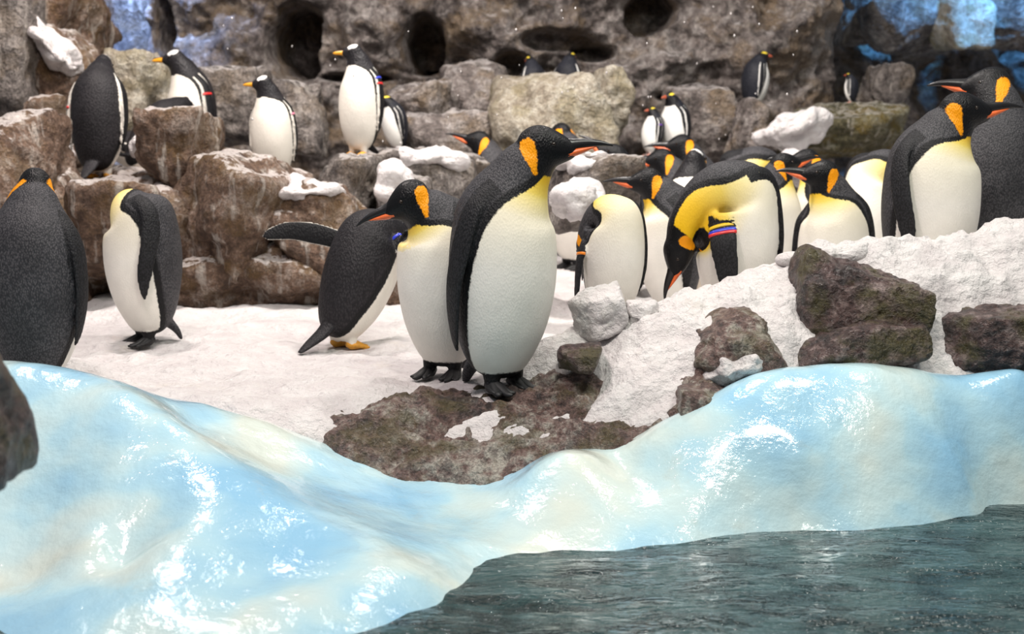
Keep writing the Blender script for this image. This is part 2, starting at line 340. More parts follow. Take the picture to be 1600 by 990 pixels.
# close it into a solid
nx, ny = len(xs), len(ys); idx = np.arange(nx * ny).reshape(ny, nx)
loop = list(idx[0, :]) + list(idx[1:, -1]) + list(idx[-1, -2::-1]) + list(idx[-2:0:-1, 0])
Vr = np.stack([gx, gy, gz], 1); low = Vr[loop].copy(); low[:, 2] = -0.6
nb = len(Vr); Vr = np.concatenate([Vr, low]); fl = [list(f) for f in gf]; L = len(loop)
fl += [[loop[i], nb + i, nb + (i + 1) % L, loop[(i + 1) % L]] for i in range(L)] + [[nb + i for i in range(L)][::-1]]
tag(mesh_obj('rock_slab', Vr, fl, M['hero']), 'wide lichen-flecked brown rock slab under the large king penguin\'s feet', 'rock')

# stones in the snowy bank
rock(1322, 500, 4.88, 100, 84, 0.2, 3, 'dark', 'large wet mossy brown rock jutting from the snowy bank', sub=6, planes=8, rough=0.14, tilt=-18)
rock(1345, 548, 4.64, 98, 42, 0.12, 33, 'dark', 'low dark rock at the foot of the large mossy bank rock', sub=5, planes=8, rough=0.14)
rock(1540, 522, 4.86, 118, 54, 0.24, 5, 'dark', 'broad rounded dark mossy rock in the snowy bank above the ice edge', sub=6, planes=7, rough=0.12, tilt=6)
rock(1130, 548, 4.72, 70, 52, 0.2, 8, 'hero', 'half snow-covered grey rock in the bank below the bowing penguin', sub=5, planes=8, rough=0.15, tilt=25)
rock(905, 556, 4.72, 34, 21, 0.1, 11, 'dark', 'small brown stone poking out of the snow beside the large king penguin', sub=4, planes=8)
rock(1098, 626, 4.50, 42, 26, 0.14, 12, 'hero', 'small dark stone between the ice bank and the snow slope', sub=5, planes=8)
rock(-34, 640, 2.7, 50, 122, 0.16, 14, 'dark', 'dark mossy rock standing at the near side of the pool', sub=5, planes=9, rough=0.10)

# ledge rocks behind the snow floor
L_ = 'rocks of the penguin ledge'
LEDGE = [
    (-190, 310, 7.4, 110, 130, 0.5, 38, 'brown', 'tall brown rock at the end of the ledge'),
    (-8, 300, 7.1, 92, 115, 0.36, 21, 'brown', 'brown ledge rock behind the king penguin seen from the back'),
    (100, 380, 7.4, 70, 110, 0.5, 22, 'brown', 'dark ledge rock in the gap beside the bent white penguin'),
    (215, 368, 7.3, 115, 84, 0.5, 23, 'brown', 'wide brown ledge rock below the gentoo seen from the back'),
    (292, 245, 7.5, 48, 70, 0.4, 24, 'brown', 'rounded speckled ledge rock with a pale top beside the lying gentoo'),
    (375, 345, 7.2, 105, 90, 0.45, 25, 'brown', 'large brown ledge rock with a domed top left of the snow pocket'),
    (410, 430, 7.15, 150, 60, 0.4, 26, 'brown', 'low streaked ledge rock meeting the snow floor'),
    (505, 370, 7.25, 85, 85, 0.45, 27, 'brown', 'streaky ledge rock holding a pocket of snow'),
    (548, 302, 7.6, 50, 58, 0.40, 28, 'grey', 'grey pedestal rock under the tall gentoo penguin'),
    (420, 330, 7.9, 60, 42, 0.4, 36, 'brown', 'ledge rock under the gentoo with the pink flipper band'),
    (600, 430, 7.3, 65, 80, 0.4, 29, 'brown', 'dark ledge rock behind the gentoo with outstretched flipper'),
    (300, 346, 8.75, 95, 80, 0.42, 37, 'brown', 'back ledge rock under the gentoo with the red band'),
    (205, 300, 8.0, 150, 30, 0.35, 35, 'brown', 'flat ledge rock between the gentoos'),
]
ledge = tag(empty('rock_ledge', G(290, 7.4, 0.0)), 'brown streaked artificial rock ledge behind the snow floor carrying the gentoos', 'rock ledge')
for q in LEDGE: rock(*q, planes=9, rough=0.17, parent=ledge)
rock(660, 275, 7.9, 80, 40, 0.32, 41, 'grey', 'snow-dusted grey boulder behind the large king penguin\'s back', planes=9)
rock(736, 260, 8.3, 30, 18, 0.2, 42, 'grey', 'small flat grey rock beside the snow-dusted boulder')
rock(925, 300, 7.0, 72, 56, 0.35, 43, 'grey', 'smooth grey boulder with snow on top behind the preening penguins', planes=6)
rock(634, 332, 7.5, 42, 56, 0.18, 44, 'grey', 'grey rock behind the penguin with lowered bill')

# boulders at the side, upper ledge
UB = [
    (618, 322, 9.15, 42, 84, 0.26, 46, 'grey', 'grey rock carrying the small rockhopper beside the tall gentoo'),
    (860, 244, 10.02, 92, 84, 0.30, 47, 'wall', 'rock step behind the big beige boulder carrying two dark penguins'),
    (30, 130, 8.7, 60, 130, 0.5, 51, 'grey', 'tall grey boulder with rounded shoulders beside the cave wall'),
    (95, 120, 8.9, 60, 75, 0.5, 52, 'brown', 'pitted brown boulder under the slanting snow strip', ),
    (100, 30, 9.3, 55, 70, 0.5, 53, 'brown', 'upright brown boulder topping the side pile'),
    (75, 205, 8.6, 45, 55, 0.4, 54, 'brown', 'squat brown boulder behind the gentoo seen from the back'),
    (222, 150, 9.2, 50, 62, 0.4, 55, 'beige', 'sloping beige boulder behind the gentoo seen from the back'),
    (470, 185, 9.0, 38, 55, 0.35, 56, 'grey', 'pale grey standing stone between the two upright gentoos'),
    (350, 170, 9.6, 70, 60, 0.4, 57, 'grey', 'dim grey boulder behind the gentoos'),
    (700, 230, 9.6, 70, 50, 0.5, 58, 'wall', 'brown boulder behind the small rockhopper'),
    (655, 165, 9.9, 50, 32, 0.4, 59, 'wall', 'knobbly rock shelf above the small rockhopper'),
    (865, 206, 9.35, 100, 82, 0.32, 60, 'beige', 'big pale beige boulder in front of two dark penguins'),
    (950, 160, 9.6, 36, 50, 0.3, 61, 'beige', 'pale boulder leaning on the big beige boulder'),
    (745, 165, 10.4, 55, 60, 0.5, 62, 'wall', 'brown boulder beside the two dark penguins'),
    (1092, 205, 10.3, 54, 62, 0.45, 63, 'wall', 'brown rock step behind the small white-fronted penguins'),
    (1168, 215, 9.9, 34, 55, 0.35, 64, 'wall', 'brown rock pillar under the small upright rockhopper'),
    (1030, 274, 9.3, 70, 26, 0.4, 65, 'grey', 'low rock under the pair of rockhoppers'),
    (1315, 205, 9.9, 92, 38, 0.4, 66, 'mossy', 'flat-topped mossy yellow-brown slab with a rockhopper on it'),
    (1380, 150, 11.2, 28, 45, 0.4, 67, 'grey', 'pale upright stone at the mouth of the blue cave'),
]
# snow heaps lying on the rocks
def heap(px, py, d, w_, h_, dep, seed, label, tilt=0, group='snow on the rocks', planes=0):
    return rock(px, py, d, w_, h_, dep, seed, 'snow', label, name='snow_heap', cat='snow', group=group, sub=5, planes=planes, rough=0.2 if planes == 0 else 0.13, tilt=tilt)
heap(80, 68, 8.45, 62, 15, 0.18, 71, 'slanting strip of snow between the side boulders', -48)
heap(82, 233, 8.1, 26, 18, 0.2, 72, 'snow patch behind the tail of the back-turned gentoo')
heap(238, 230, 7.7, 26, 26, 0.12, 73, 'snow patch beside the speckled ledge rock')
heap(482, 299, 7.1, 50, 13, 0.22, 74, 'snow pocket on the streaky ledge rock')
heap(612, 300, 7.34, 28, 44, 0.14, 75, 'snow between the pedestal rock and the grey boulder')
heap(665, 250, 7.8, 55, 18, 0.22, 76, 'snow cap on the grey boulder behind the large king penguin')
heap(920, 256, 6.95, 52, 15, 0.22, 77, 'thin snow cap on the smooth grey boulder')
heap(1236, 200, 9.3, 52, 24, 0.22, 78, 'bluish white snow drift at the end of the mossy slab', 20)
heap(1225, 262, 8.6, 40, 22, 0.25, 79, 'snow drift behind the crowd of king penguins')
heap(900, 318, 6.4, 40, 30, 0.2, 80, 'snow mound beside the preening penguin with yellow top')
# snow chunks in front
heap(935, 488, 4.93, 42, 36, 0.10, 81, 'upright chunk of snow on the bank crest before the headless-looking penguin', 15, 'loose snow on the bank', 6)
heap(1000, 492, 4.92, 26, 18, 0.08, 82, 'rounded lump of snow beside the upright snow chunk', 0, 'loose snow on the bank')
heap(1150, 575, 4.55, 48, 13, 0.07, 85, 'snow lodged on the half-covered bank rock', 18, 'loose snow on the bank')
heap(1290, 398, 5.08, 60, 12, 0.10, 86, 'snow lump on the crest above the mossy rock', 6, 'loose snow on the bank')

# ------------------------------------------------------------------ back wall of the cave
WD = 11.0
def wx(px): return (px - 800) * WD / F
def wz(py): return float(P(800, py, WD)[2])
xs = np.linspace(-7.0, 2.75, 520); zs = np.linspace(-0.1, 3.6, 240)
gx, gz2, gf = grid(xs, zs)
p3 = np.stack([gx, gz2 * 1.15, gx * 0 + 2.2], 1)
dep = WD + 0.45 - 0.40 * fbm(p3 * 0.9, 5, 0.55, True) - 0.25 * fbm(p3 * 1.7 + 4, 5, 0.55) - 0.1 * fbm(p3 * 6, 3)
for px, py, rx, rz, dp in [(462, 62, 42, 58, 0.9), (662, 62, 34, 46, 0.8), (1015, 15, 42, 40, 0.8), (870, 62, 60, 18, 0.3), (255, 45, 14, 60, 0.5), (930, 80, 40, 16, 0.4), (745, 135, 40, 14, 0.4), (1090, 150, 60, 8, 0.3), (700, 110, 70, 8, 0.35), (560, 120, 60, 10, 0.3), (800, 100, 30, 22, 0.4)]:
    cx, cz, ax, az = wx(px), wz(py), rx * WD / F, rz * WD / F
    r = np.sqrt(((gx - cx) / ax) ** 2 + ((gz2 - cz) / az) ** 2) + 0.38 * fbm(p3 * 2.6 + px, 4)
    dep += dp * (1 - sstep(r, 0.75, 1.05)); dep -= 0.02 * np.exp(-((r - 1.25) / 0.2) ** 2)
for px, py, rx, rz, dp in [(570, 60, 70, 70, 0.35), (760, 40, 80, 50, 0.35), (1130, 50, 90, 60, 0.35), (1240, 90, 80, 80, 0.3), (370, 80, 60, 60, 0.25), (960, 130, 90, 25, 0.35), (400, 130, 60, 20, 0.25), (1040, 95, 60, 20, 0.25)]:
    r2 = ((gx - wx(px)) / (rx * WD / F)) ** 2 + ((gz2 - wz(py)) / (rz * WD / F)) ** 2
    dep -= dp * np.exp(-r2 * 1.2)
dep += 1.2 * sstep(gx, 2.55, 2.75)
left_gap = (sstep(gx, wx(140), wx(165)) * (1 - sstep(gx, wx(205), wx(235)))) * sstep(gz2, wz(150), wz(100))
dep += 1.0 * left_gap
keep = None
wb = tag(mesh_obj('wall_back', np.stack([gx, dep, gz2], 1), gf[:, ::-1], M['wall']), 'craggy grey-brown artificial rock wall with cave holes', 'wall', kind='structure')
xs = np.linspace(-7.2, -2.3, 90); zs = np.linspace(0.2, 3.6, 60); gx, gz2, gf = grid(xs, zs); p3 = np.stack([gx, gz2, gx * 0 + 9], 1)
tag(mesh_obj('wall_left', np.stack([gx, 11.75 - 0.25 * fbm(p3 * 1.4, 4, 0.5, True), gz2], 1), gf[:, ::-1], M['grey']), 'pale blue lit cave wall in the gap above the boulders', 'wall', kind='structure')
xs = np.linspace(2.0, 9.0, 220); zs = np.linspace(-0.1, 4.0, 140); gx, gz2, gf = grid(xs, zs); p3 = np.stack([gx, gz2, gx * 0 + 4], 1)
wr = tag(mesh_obj('wall_right', np.stack([gx, 14.6 - 0.7 * fbm(p3 * 1.0, 5, 0.55, True), gz2], 1), gf[:, ::-1], M['wall']), 'dark far wall of the blue cave', 'wall', kind='structure')
for i, q in enumerate([
    (1400, 40, 13.2, 55, 42, 0.4, 91, 'grey', 'blue-lit rock block under the cave roof'),
    (1490, 28, 13.0, 42, 50, 0.4, 92, 'beige', 'pale turquoise hanging rock in the blue cave'),
    (1580, 30, 13.3, 60, 48, 0.4, 93, 'grey', 'deep blue rock beside the turquoise hanging rock'),
    (1445, 62, 13.5, 48, 30, 0.4, 94, 'grey', 'low dark blue rock below the roof blocks'),
    (1345, 20, 13.6, 40, 50, 0.4, 95, 'grey', 'dark blue rock next to the cave wall edge')]):
    rock(*q, planes=9, parent=wr)

pile = tag(empty('boulder_pile', G(90, 8.8, 0.3)), 'heaped brown and grey boulders rising beside the back-turned gentoo', 'rock pile')
for q in UB: rock(*q, planes=9, rough=0.16, parent=pile if q[0] < 215 else (wb if q[2] >= 9.5 and q[7] in ('wall', 'grey') else None))

# ------------------------------------------------------------------ penguins
def catmull(A, n):
    A = np.asarray(A, float); m = len(A); u = np.linspace(0, m - 1, n); i = np.minimum(u.astype(int), m - 2); t = (u - i)[:, None]
    p0 = A[np.maximum(i - 1, 0)]; p1 = A[i]; p2 = A[i + 1]; p3 = A[np.minimum(i + 2, m - 1)]
    return 0.5 * ((2 * p1) + (-p0 + p2) * t + (2 * p0 - 5 * p1 + 4 * p2 - p3) * t ** 2 + (-p0 + 3 * p1 - 3 * p2 + p3) * t ** 3), u
def unit(v): return v / (np.linalg.norm(v, axis=-1, keepdims=True) + 1e-12)
def tube(C, A, B, ra, rb, nseg):
    """closed tube: centres C, section axes A and B, radii ra, rb"""
    n = len(C); ph = np.linspace(0, 2 * math.pi, nseg, endpoint=False)
    ring = C[:, None, :] + A[:, None, :] * (np.cos(ph)[None, :] * ra[:, None])[..., None] + B[:, None, :] * (np.sin(ph)[None, :] * rb[:, None])[..., None]
    V = ring.reshape(-1, 3); f = []
    for i in range(n - 1):
        for j in range(nseg):
            k = (j + 1) % nseg
            f.append([i * nseg + j, i * nseg + k, (i + 1) * nseg + k, (i + 1) * nseg + j])
    V = np.concatenate([V, C[:1], C[-1:]]); a, b = len(V) - 2, len(V) - 1
    for j in range(nseg):
        k = (j + 1) % nseg
        f.append([a, k, j]); f.append([b, (n - 1) * nseg + j, (n - 1) * nseg + k])
    return V, f
def join(parts):
    V = []; Fc = []; o = 0
    for v, f in parts:
        V.append(v); Fc += [[i + o for i in q] for q in f]; o += len(v)
    return np.concatenate(V), Fc
TORSO = np.array([  # x, y, z, half depth, half width
    (-.035, 0, .055, .050, .055), (-.03, 0, .09, .092, .105), (-.025, 0, .16, .132, .14), (-.015, 0, .25, .163, .166), (-.008, 0, .36, .185, .182),
    (-.004, 0, .46, .190, .185), (.0, 0, .56, .182, .178), (.004, 0, .63, .165, .160), (.012, 0, .69, .140, .135), (.02, 0, .74, .112, .108),
    (.028, 0, .785, .096, .091), (.04, 0, .825, .082, .077), (.05, 0, .85, .060, .058)])
BELLY = {'king': [100, 98, 94, 90, 86, 80, 72, 60, 53, 48, 46, 42, 40], 'gentoo': [105, 100, 96, 90, 84, 80, 76, 72, 68, 62, 50, 10, 0], 'rock': [105, 100, 92, 86, 80, 74, 70, 68, 64, 58, 40, 0, 0]}
EYE_V, EYE_F = ICO[2]
def foot_mesh(sc):
    parts = []
    for a, l in ((-0.38, .095), (0, .115), (0.38, .095)):
        n = 7; t = np.linspace(0, 1, n); C = np.stack([np.cos(a) * t * l - .01, np.sin(a) * t * l, .022 * (1 - t) ** 1.2 + .012 + 0.006 * np.sin(t * 6)], 1)
        A = np.tile([0, 0, 1.0], (n, 1)); B = np.tile([-math.sin(a), math.cos(a), 0], (n, 1))
        parts.append(tube(C, A, B, np.array([.018, .016, .014, .013, .012, .010, .004]), np.array([.018, .018, .017, .017, .016, .013, .004]), 10))
    n = 5; t = np.linspace(0, 1, n); C = np.stack([-.035 + t * .10, t * 0, .030 - t * .018], 1)
    parts.append(tube(C, np.tile([0, 0, 1.0], (n, 1)), np.tile([0, 1.0, 0], (n, 1)), np.array([.012, .024, .018, .010, .005]), np.array([.014, .028, .038, .044, .040]), 12))
    V, f = join(parts); return V * sc, f
def remesh(V, Fc, voxel, it):
    me = bpy.data.meshes.new('tmp'); me.from_pydata([tuple(map(float, v)) for v in V], [], Fc)
    o = bpy.data.objects.new('tmp', me); col.objects.link(o)
    m = o.modifiers.new('r', 'REMESH'); m.mode = 'VOXEL'; m.voxel_size = voxel
    s = o.modifiers.new('s', 'SMOOTH'); s.factor = 0.5; s.iterations = it
    dg = bpy.context.evaluated_depsgraph_get(); dg.update()
    new = bpy.data.meshes.new_from_object(o.evaluated_get(dg))
    bpy.data.objects.remove(o); bpy.data.meshes.remove(me)
    co = np.empty(len(new.vertices) * 3); new.vertices.foreach_get('co', co)
    return new, co.reshape(-1, 3)

def penguin(name, species, label, px, d, top, yaw, hyaw=None, hpitch=0, z=None, lean=0, reach=0.04, drop=0.0, wide=1.0, neck=None, voxel=0.009,
            flips=None, feet=True, bands=(), group=None, headroll=0, H=None, fphi=97, sink=0.0, vmix=0.0, bel=None):
    """yaw: where the breast points, degrees; 0 = along +X, -90 = towards the visitors' side. hyaw: the bill."""
    hyaw = yaw if hyaw is None else hyaw
    T = TORSO.copy(); scg = {'king': .95, 'gentoo': .78, 'rock': .42}[species]
    hd = math.radians(hyaw - yaw); Dh0 = np.array([1.0, 0, 0]); Dh1 = np.array([math.cos(hd), math.sin(hd), 0])
    hs = {'king': 1.10, 'gentoo': 1.14, 'rock': 1.22}[species]
    if species == 'gentoo': T[:, 3:] *= np.array([1.0, 0.98])
    if neck is not None:
        T = np.concatenate([T[:8], np.array(neck, float)])
    else:
        wgt = np.clip((np.arange(13) - 7) / 4.0, 0, 1)
        T[:, :3] += (wgt * reach)[:, None] * Dh1[None, :]; T[:, 2] -= drop * np.clip((np.arange(13) - 6) / 5.0, 0, 1)
    T[:, 4] *= wide; T[:, 3] *= (1 + wide) / 2
    def leanf(p):
        a = math.radians(lean); q = p - np.array([-.03, 0, .10]); c, s = math.cos(a), math.sin(a)
        return np.stack([q[..., 0] * c + q[..., 2] * s, q[..., 1], -q[..., 0] * s + q[..., 2] * c], -1) + np.array([-.03, 0, .10])
    T[:, :3] = leanf(T[:, :3])
    n = 72; S, u = catmull(T, n); C = S[:, :3]; ra = np.maximum(S[:, 3], .02); rb = np.maximum(S[:, 4], .02)
    u = u * 12 / (len(T) - 1) if neck is None else np.where(u < 8, u, 8 + (u - 8) * 4 / max(1, len(T) - 9))
    tg = unit(np.gradient(C, axis=0))
    for _ in range(26): tg[1:-1] = unit(tg[:-2] + tg[1:-1] * 2 + tg[2:])
    tb = sstep(u, 7.5, 10.5)[:, None]
    Dh = unit(Dh0[None, :] * (1 - tb) + Dh1[None, :] * tb + 1e-6)
    V = Dh * tg[:, 2:3] - np.array([0, 0, 1.0])[None, :] * (tg * Dh).sum(1)[:, None]
    V = unit(V - (V * tg).sum(1)[:, None] * tg)
    Vf = np.array([1.0, 0, 0]) - tg * tg[:, :1]; V = unit(V * (1 - vmix * tb) + unit(Vf) * (vmix * tb))
    for i in range(1, n):
        if (V[i] * V[i - 1]).sum() < 0: V[i] = -V[i]
    for _ in range(3): V[1:-1] = unit(V[:-2] + V[1:-1] * 2 + V[2:])
    Sd = np.cross(tg, V)
    parts = [tube(C, V, Sd, ra, rb, 40)]
    # head
    pr = math.radians(hpitch); D = np.array([Dh1[0] * math.cos(pr), Dh1[1] * math.cos(pr), math.sin(pr)])
    side = unit(np.cross(np.array([0, 0, 1.0]), D)); up = np.cross(D, side)
    hc = C[-1] + D * 0.028 * hs - up * 0.008
    if species == 'king': lp = [(-.088, .004, .020), (-.078, .004, .046), (-.045, .006, .066), (-.005, .006, .068), (.035, .000, .055), (.065, -.006, .040), (.088, -.010, .026), (.100, -.012, .012)]
    elif species == 'gentoo': lp = [(-.075, .0, .020), (-.062, .003, .045), (-.035, .006, .060), (.0, .006, .060), (.030, .0, .049), (.055, -.004, .036), (.075, -.006, .024), (.085, -.006, .012)]
    else: lp = [(-.075, .0, .02), (-.062, .003, .045), (-.035, .006, .060), (.0, .006, .060), (.028, .0, .048), (.05, -.004, .035), (.066, -.006, .024), (.075, -.006, .012)]
    lp = np.array(lp) * hs; hl, _ = catmull(lp, 24)
    hC = hc + hl[:, :1] * D + hl[:, 1:2] * up
    parts.append(tube(hC, np.tile(up, (24, 1)), np.tile(side, (24, 1)), hl[:, 2], hl[:, 2] * 0.84, 28))
    m1, c1 = remesh(*join(parts), voxel * 1.2 / scg, 22); parts = [(c1, [list(p.vertices) for p in m1.polygons])]; bpy.data.meshes.remove(m1)
    # flippers
    blades = []; hug = []
    flips = flips or {}
    for sgn, key in ((1, 'L'), (-1, 'R')):
        spec = flips.get(key)
        m = 30; t = np.linspace(0, 1, m)
        if spec is None or len(spec) == 5:
            u0, u1, p0, p1, off = spec if spec else (7.9, 2.3, fphi, fphi, .018)
            uu = u0 + (u1 - u0) * t; ph = np.radians(p0 + (p1 - p0) * sstep(t, 0, 1)) * sgn
            ii = np.interp(uu, u, np.arange(n)); g = lambda A: np.stack([np.interp(ii, np.arange(n), A[:, k]) for k in range(3)], 1)
            c_, v_, s_ = g(C), unit(g(V)), unit(g(Sd)); a_ = np.interp(ii, np.arange(n), ra); b_ = np.interp(ii, np.arange(n), rb)
            lift = np.interp(t, [0, .15, .6, 1], [-.02, 0.002, off, off * 1.3])
            nrm = unit(v_ * (np.cos(ph) / a_)[:, None] + s_ * (np.sin(ph) / b_)[:, None])
            fc = c_ + v_ * (np.cos(ph) * a_)[:, None] + s_ * (np.sin(ph) * b_)[:, None] + nrm * lift[:, None]
        else:
            fc, _ = catmull(leanf(np.array(spec[0], float)), m); nrm = np.tile(unit(np.array(spec[1], float)), (m, 1))
        ft = unit(np.gradient(fc, axis=0)); nrm = unit(nrm - (nrm * ft).sum(1)[:, None] * ft); wd = np.cross(ft, nrm)
        hw = np.interp(t, [0, .12, .4, .75, .93, 1], [.034, .040, .046, .038, .022, .006]); th = np.interp(t, [0, .2, .8, 1], [.020, .015, .009, .005])
        if species != 'king': hw = hw * 0.92
        if spec is not None and len(spec) == 3: hw = hw * spec[2]
        parts.append(tube(fc, wd, nrm, hw, th, 18)); blades.append((fc, ft, wd, nrm, hw, th)); hug.append(spec is None or len(spec) == 5)
    # tail and legs
    tl = {'king': .0, 'gentoo': .10, 'rock': .06}[species]
    tc, _ = catmull([(-.06, 0, .16), (-.125, 0, .10), (-.165 - tl * .6, 0, .055 - tl * .1), (-.185 - tl, 0, .012)], 12); k = np.linspace(0, 1, 12)
    tt = unit(np.gradient(tc, axis=0)); tbx = np.tile([0, 1.0, 0], (12, 1)); ta = np.cross(tt, tbx)
    if lean > 35: tc = leanf(tc)
    parts.append(tube(tc, ta, tbx, np.interp(k, [0, .4, 1], [.04, .022, .006]), np.interp(k, [0, .5, 1], [.06, .045, .016]), 14))
    if feet:
        for sgn in (1, -1):
            lc, _ = catmull([(-.02, .055 * sgn, .15), (-.005, .058 * sgn, .09), (.0, .06 * sgn, .022)], 8)
            parts.append(tube(lc, np.tile([1.0, 0, 0], (8, 1)), np.tile([0, 1.0, 0], (8, 1)), np.linspace(.05, .024, 8), np.linspace(.045, .024, 8), 12))
    Va, Fa = join(parts)
    base = np.array([X(px, d), d, 0.0]); base[2] = (ground_z(base[0], d)[0] - sink) if z is None else seat(base[0], d, z) - sink
    zt = P(px, top, d)[2]; sc = (zt - base[2]) / Va[:, 2].max() if H is None else H / 0.92
    me, co = remesh(Va, Fa, voxel / sc, 3)
    # ---- plumage fields in body units
    best = np.full(len(co), 1e9); bi = np.zeros(len(co), int)
    rad = np.maximum(ra, rb)
    for s in range(n):
        dd = ((co - C[s]) ** 2).sum(1) / (rad[s] ** 2 + 0.002)
        # distance measured along the axis first, so that sections stay level
        ax = np.abs((co - C[s]) @ tg[s]); dd = ax + 0.15 * np.sqrt(dd) * rad[s]
        dd = np.where(((co - C[s]) ** 2).sum(1) > (rad[s] * 1.9 + .03) ** 2, dd + 1, dd)
        m_ = dd < best; best[m_] = dd[m_]; bi[m_] = s
    rel = co - C[bi]
    # continuous u by projecting on the axis
    step = np.linalg.norm(np.gradient(C, axis=0), axis=1); du = np.gradient(u)
    uc = np.clip(u[bi] + (rel * tg[bi]).sum(1) / step[bi] * du[bi], 0, 12)
    phi = np.degrees(np.abs(np.arctan2((rel * Sd[bi]).sum(1) / rb[bi], (rel * V[bi]).sum(1) / ra[bi])))
    r_ = np.linalg.norm(rel, axis=1)
    ratio = np.hypot((rel * Sd[bi]).sum(1) / rb[bi], (rel * V[bi]).sum(1) / ra[bi])
    pb = np.interp(uc, np.arange(13), bel or BELLY[species])
    belly = np.radians(pb - phi) * np.clip(r_, .03, .2)
    hl_ = (co - hc) / hs; l = hl_ @ D; h = hl_ @ up; ws = np.abs(hl_ @ side); near = np.linalg.norm(hl_, axis=1)
    hax = np.linalg.norm(hl_ - np.clip(l, -.08, .09)[:, None] * D, axis=1); near = np.where((uc > 9.2) | (hax < .074), near, .5)
    if species == 'king':
        hood = np.minimum(l + .078 + .42 * h, h + .086 + .25 * np.clip(l, -.1, .1)); hood = np.where(near < .17, hood, -.05)
        a = np.array([-.058, .012]); b = np.array([-.040, -.072]); ab = b - a
        tt_ = np.clip(((l - a[0]) * ab[0] + (h - a[1]) * ab[1]) / (ab @ ab), 0, 1)
        dist = np.hypot(l - a[0] - tt_ * ab[0], h - a[1] - tt_ * ab[1])
        patch = np.interp(tt_, [0, .3, .7, 1], [.024, .022, .012, .006]) - dist; patch = np.minimum(patch, (ws - .028))
        patch = np.where(near < .17, patch, -.05)
        yel = np.interp(uc, [4.8, 7.2, 8.6, 9.8, 10.8], [0, .14, .5, .92, 1.0])
        belly = np.minimum(belly, co[:, 2] - .075)
    elif species == 'gentoo':
        hood = np.where(near < .15, .14 - near, -.05) - np.where((uc < 9.3), .2, 0)
        belly = np.minimum(belly, (9.55 - uc) * .045); yel = uc * 0
        patch = .026 - np.hypot((l + .004) * .8, (h - .056)); patch = np.maximum(patch, .013 - np.hypot(l - .02, h - .035)); patch = np.where(near < .12, patch, -.05)
    else:
        hood = np.where(near < .12, .12 - near, -.05); belly = np.minimum(belly, (9.3 - uc) * .045); yel = uc * 0
        patch = np.minimum(.011 - np.abs(h - .028 + .15 * l), np.minimum(l + .07, .06 - l)); patch = np.minimum(patch, ws - .028); patch = np.where(near < .12, patch, -.05)
    flip = np.full(len(co), -.05); flin = np.full(len(co), -.05)
    for bi_, (fc, ft, wd, nrm, hw, th) in enumerate(blades):
        dm = ((co[:, None, :] - fc[None, ::1, :]) ** 2).sum(-1); k = dm.argmin(1); rl = co - fc[k]
        ww = (rl * wd[k]).sum(1); nn = (rl * nrm[k]).sum(1); al = (rl * ft[k]).sum(1)
        fv = np.minimum(hw[k] + .006 - np.abs(ww), th[k] + .008 - np.abs(nn)); fv = np.minimum(fv, .02 - np.abs(al))
        if not hug[bi_]: fv = np.minimum(fv, (ratio - 1.05) * .1)
        use = fv > flip; flip = np.where(use, fv, flip)
        inn = (-nn - 0.001) if species != 'king' else (-nn - th[k] * .75 if not hug[bi_] else nn * 0 - .05)
        if species != 'king': inn = np.maximum(inn, np.abs(ww) - hw[k] + .009)
        flin = np.where(use, inn, flin)
    if neck is not None:
        ed = np.empty(len(me.edges) * 2, int); me.edges.foreach_get('vertices', ed); ed = ed.reshape(-1, 2); dg_ = np.maximum(np.bincount(ed.ravel(), minlength=len(co)), 1)
        def sm(a):
            for _ in range(22): a = .4 * a + .6 * (np.bincount(ed[:, 0], a[ed[:, 1]], len(co)) + np.bincount(ed[:, 1], a[ed[:, 0]], len(co))) / dg_
            return a
        belly, yel = sm(belly), sm(yel); hood = np.clip(hood, -.03, .03); patch = np.clip(patch, -.03, .03)
    for kx, arr in dict(belly=belly, hood=hood, patch=patch, yellow=yel, flip=flip, flin=flin).items():
        at = me.attributes.new(kx, 'FLOAT', 'POINT'); at.data.foreach_set('value', arr.astype(np.float32))
    me.vertices.foreach_set('co', (co * sc).ravel()); me.materials.clear(); me.materials.append(M[species])
    me.polygons.foreach_set('use_smooth', [True] * len(me.polygons)); me.update(); me.name = 'body'
    root = empty(name, base, R(yaw)); tag(root, label, 'penguin', group)
    bo = bpy.data.objects.new('body', me); col.objects.link(bo); bo.parent = root
    # ---- bill
    n2 = 16; t = np.linspace(0, 1, n2)
    if species == 'king':
        L0, L1 = .060, .208; lc = L0 + (L1 - L0) * t; hc_ = .002 + .016 * t - .024 * t ** 3; rv = np.interp(t, [0, .2, .7, 1], [.028, .020, .010, .003]); rw = np.interp(t, [0, .2, .7, 1], [.022, .016, .008, .003])
    elif species == 'gentoo':
        L0, L1 = .060, .140; lc = L0 + (L1 - L0) * t; hc_ = -.006 - .008 * t ** 2; rv = np.interp(t, [0, .3, .8, 1], [.020, .017, .011, .003]); rw = rv * .75
    else:
        L0, L1 = .052, .115; lc = L0 + (L1 - L0) * t; hc_ = -.006 - .012 * t ** 2; rv = np.interp(t, [0, .3, .8, 1], [.024, .021, .012, .003]); rw = rv * .75
    bc = hc + (lc[:, None] * D + hc_[:, None] * up) * hs; bt = unit(np.gradient(bc, axis=0)); bs = np.tile(side, (n2, 1)); bu = np.cross(bt, bs)
    bu = np.where((bu @ up)[:, None] < 0, -bu, bu)
    v, f = tube(bc * sc, bu, bs, rv * hs * sc, rw * hs * sc, 14)
    bm = {'king': 'billblack', 'gentoo': 'billyellow', 'rock': 'billred'}[species]
    bill = mesh_obj('bill', v, f, M[bm], root)
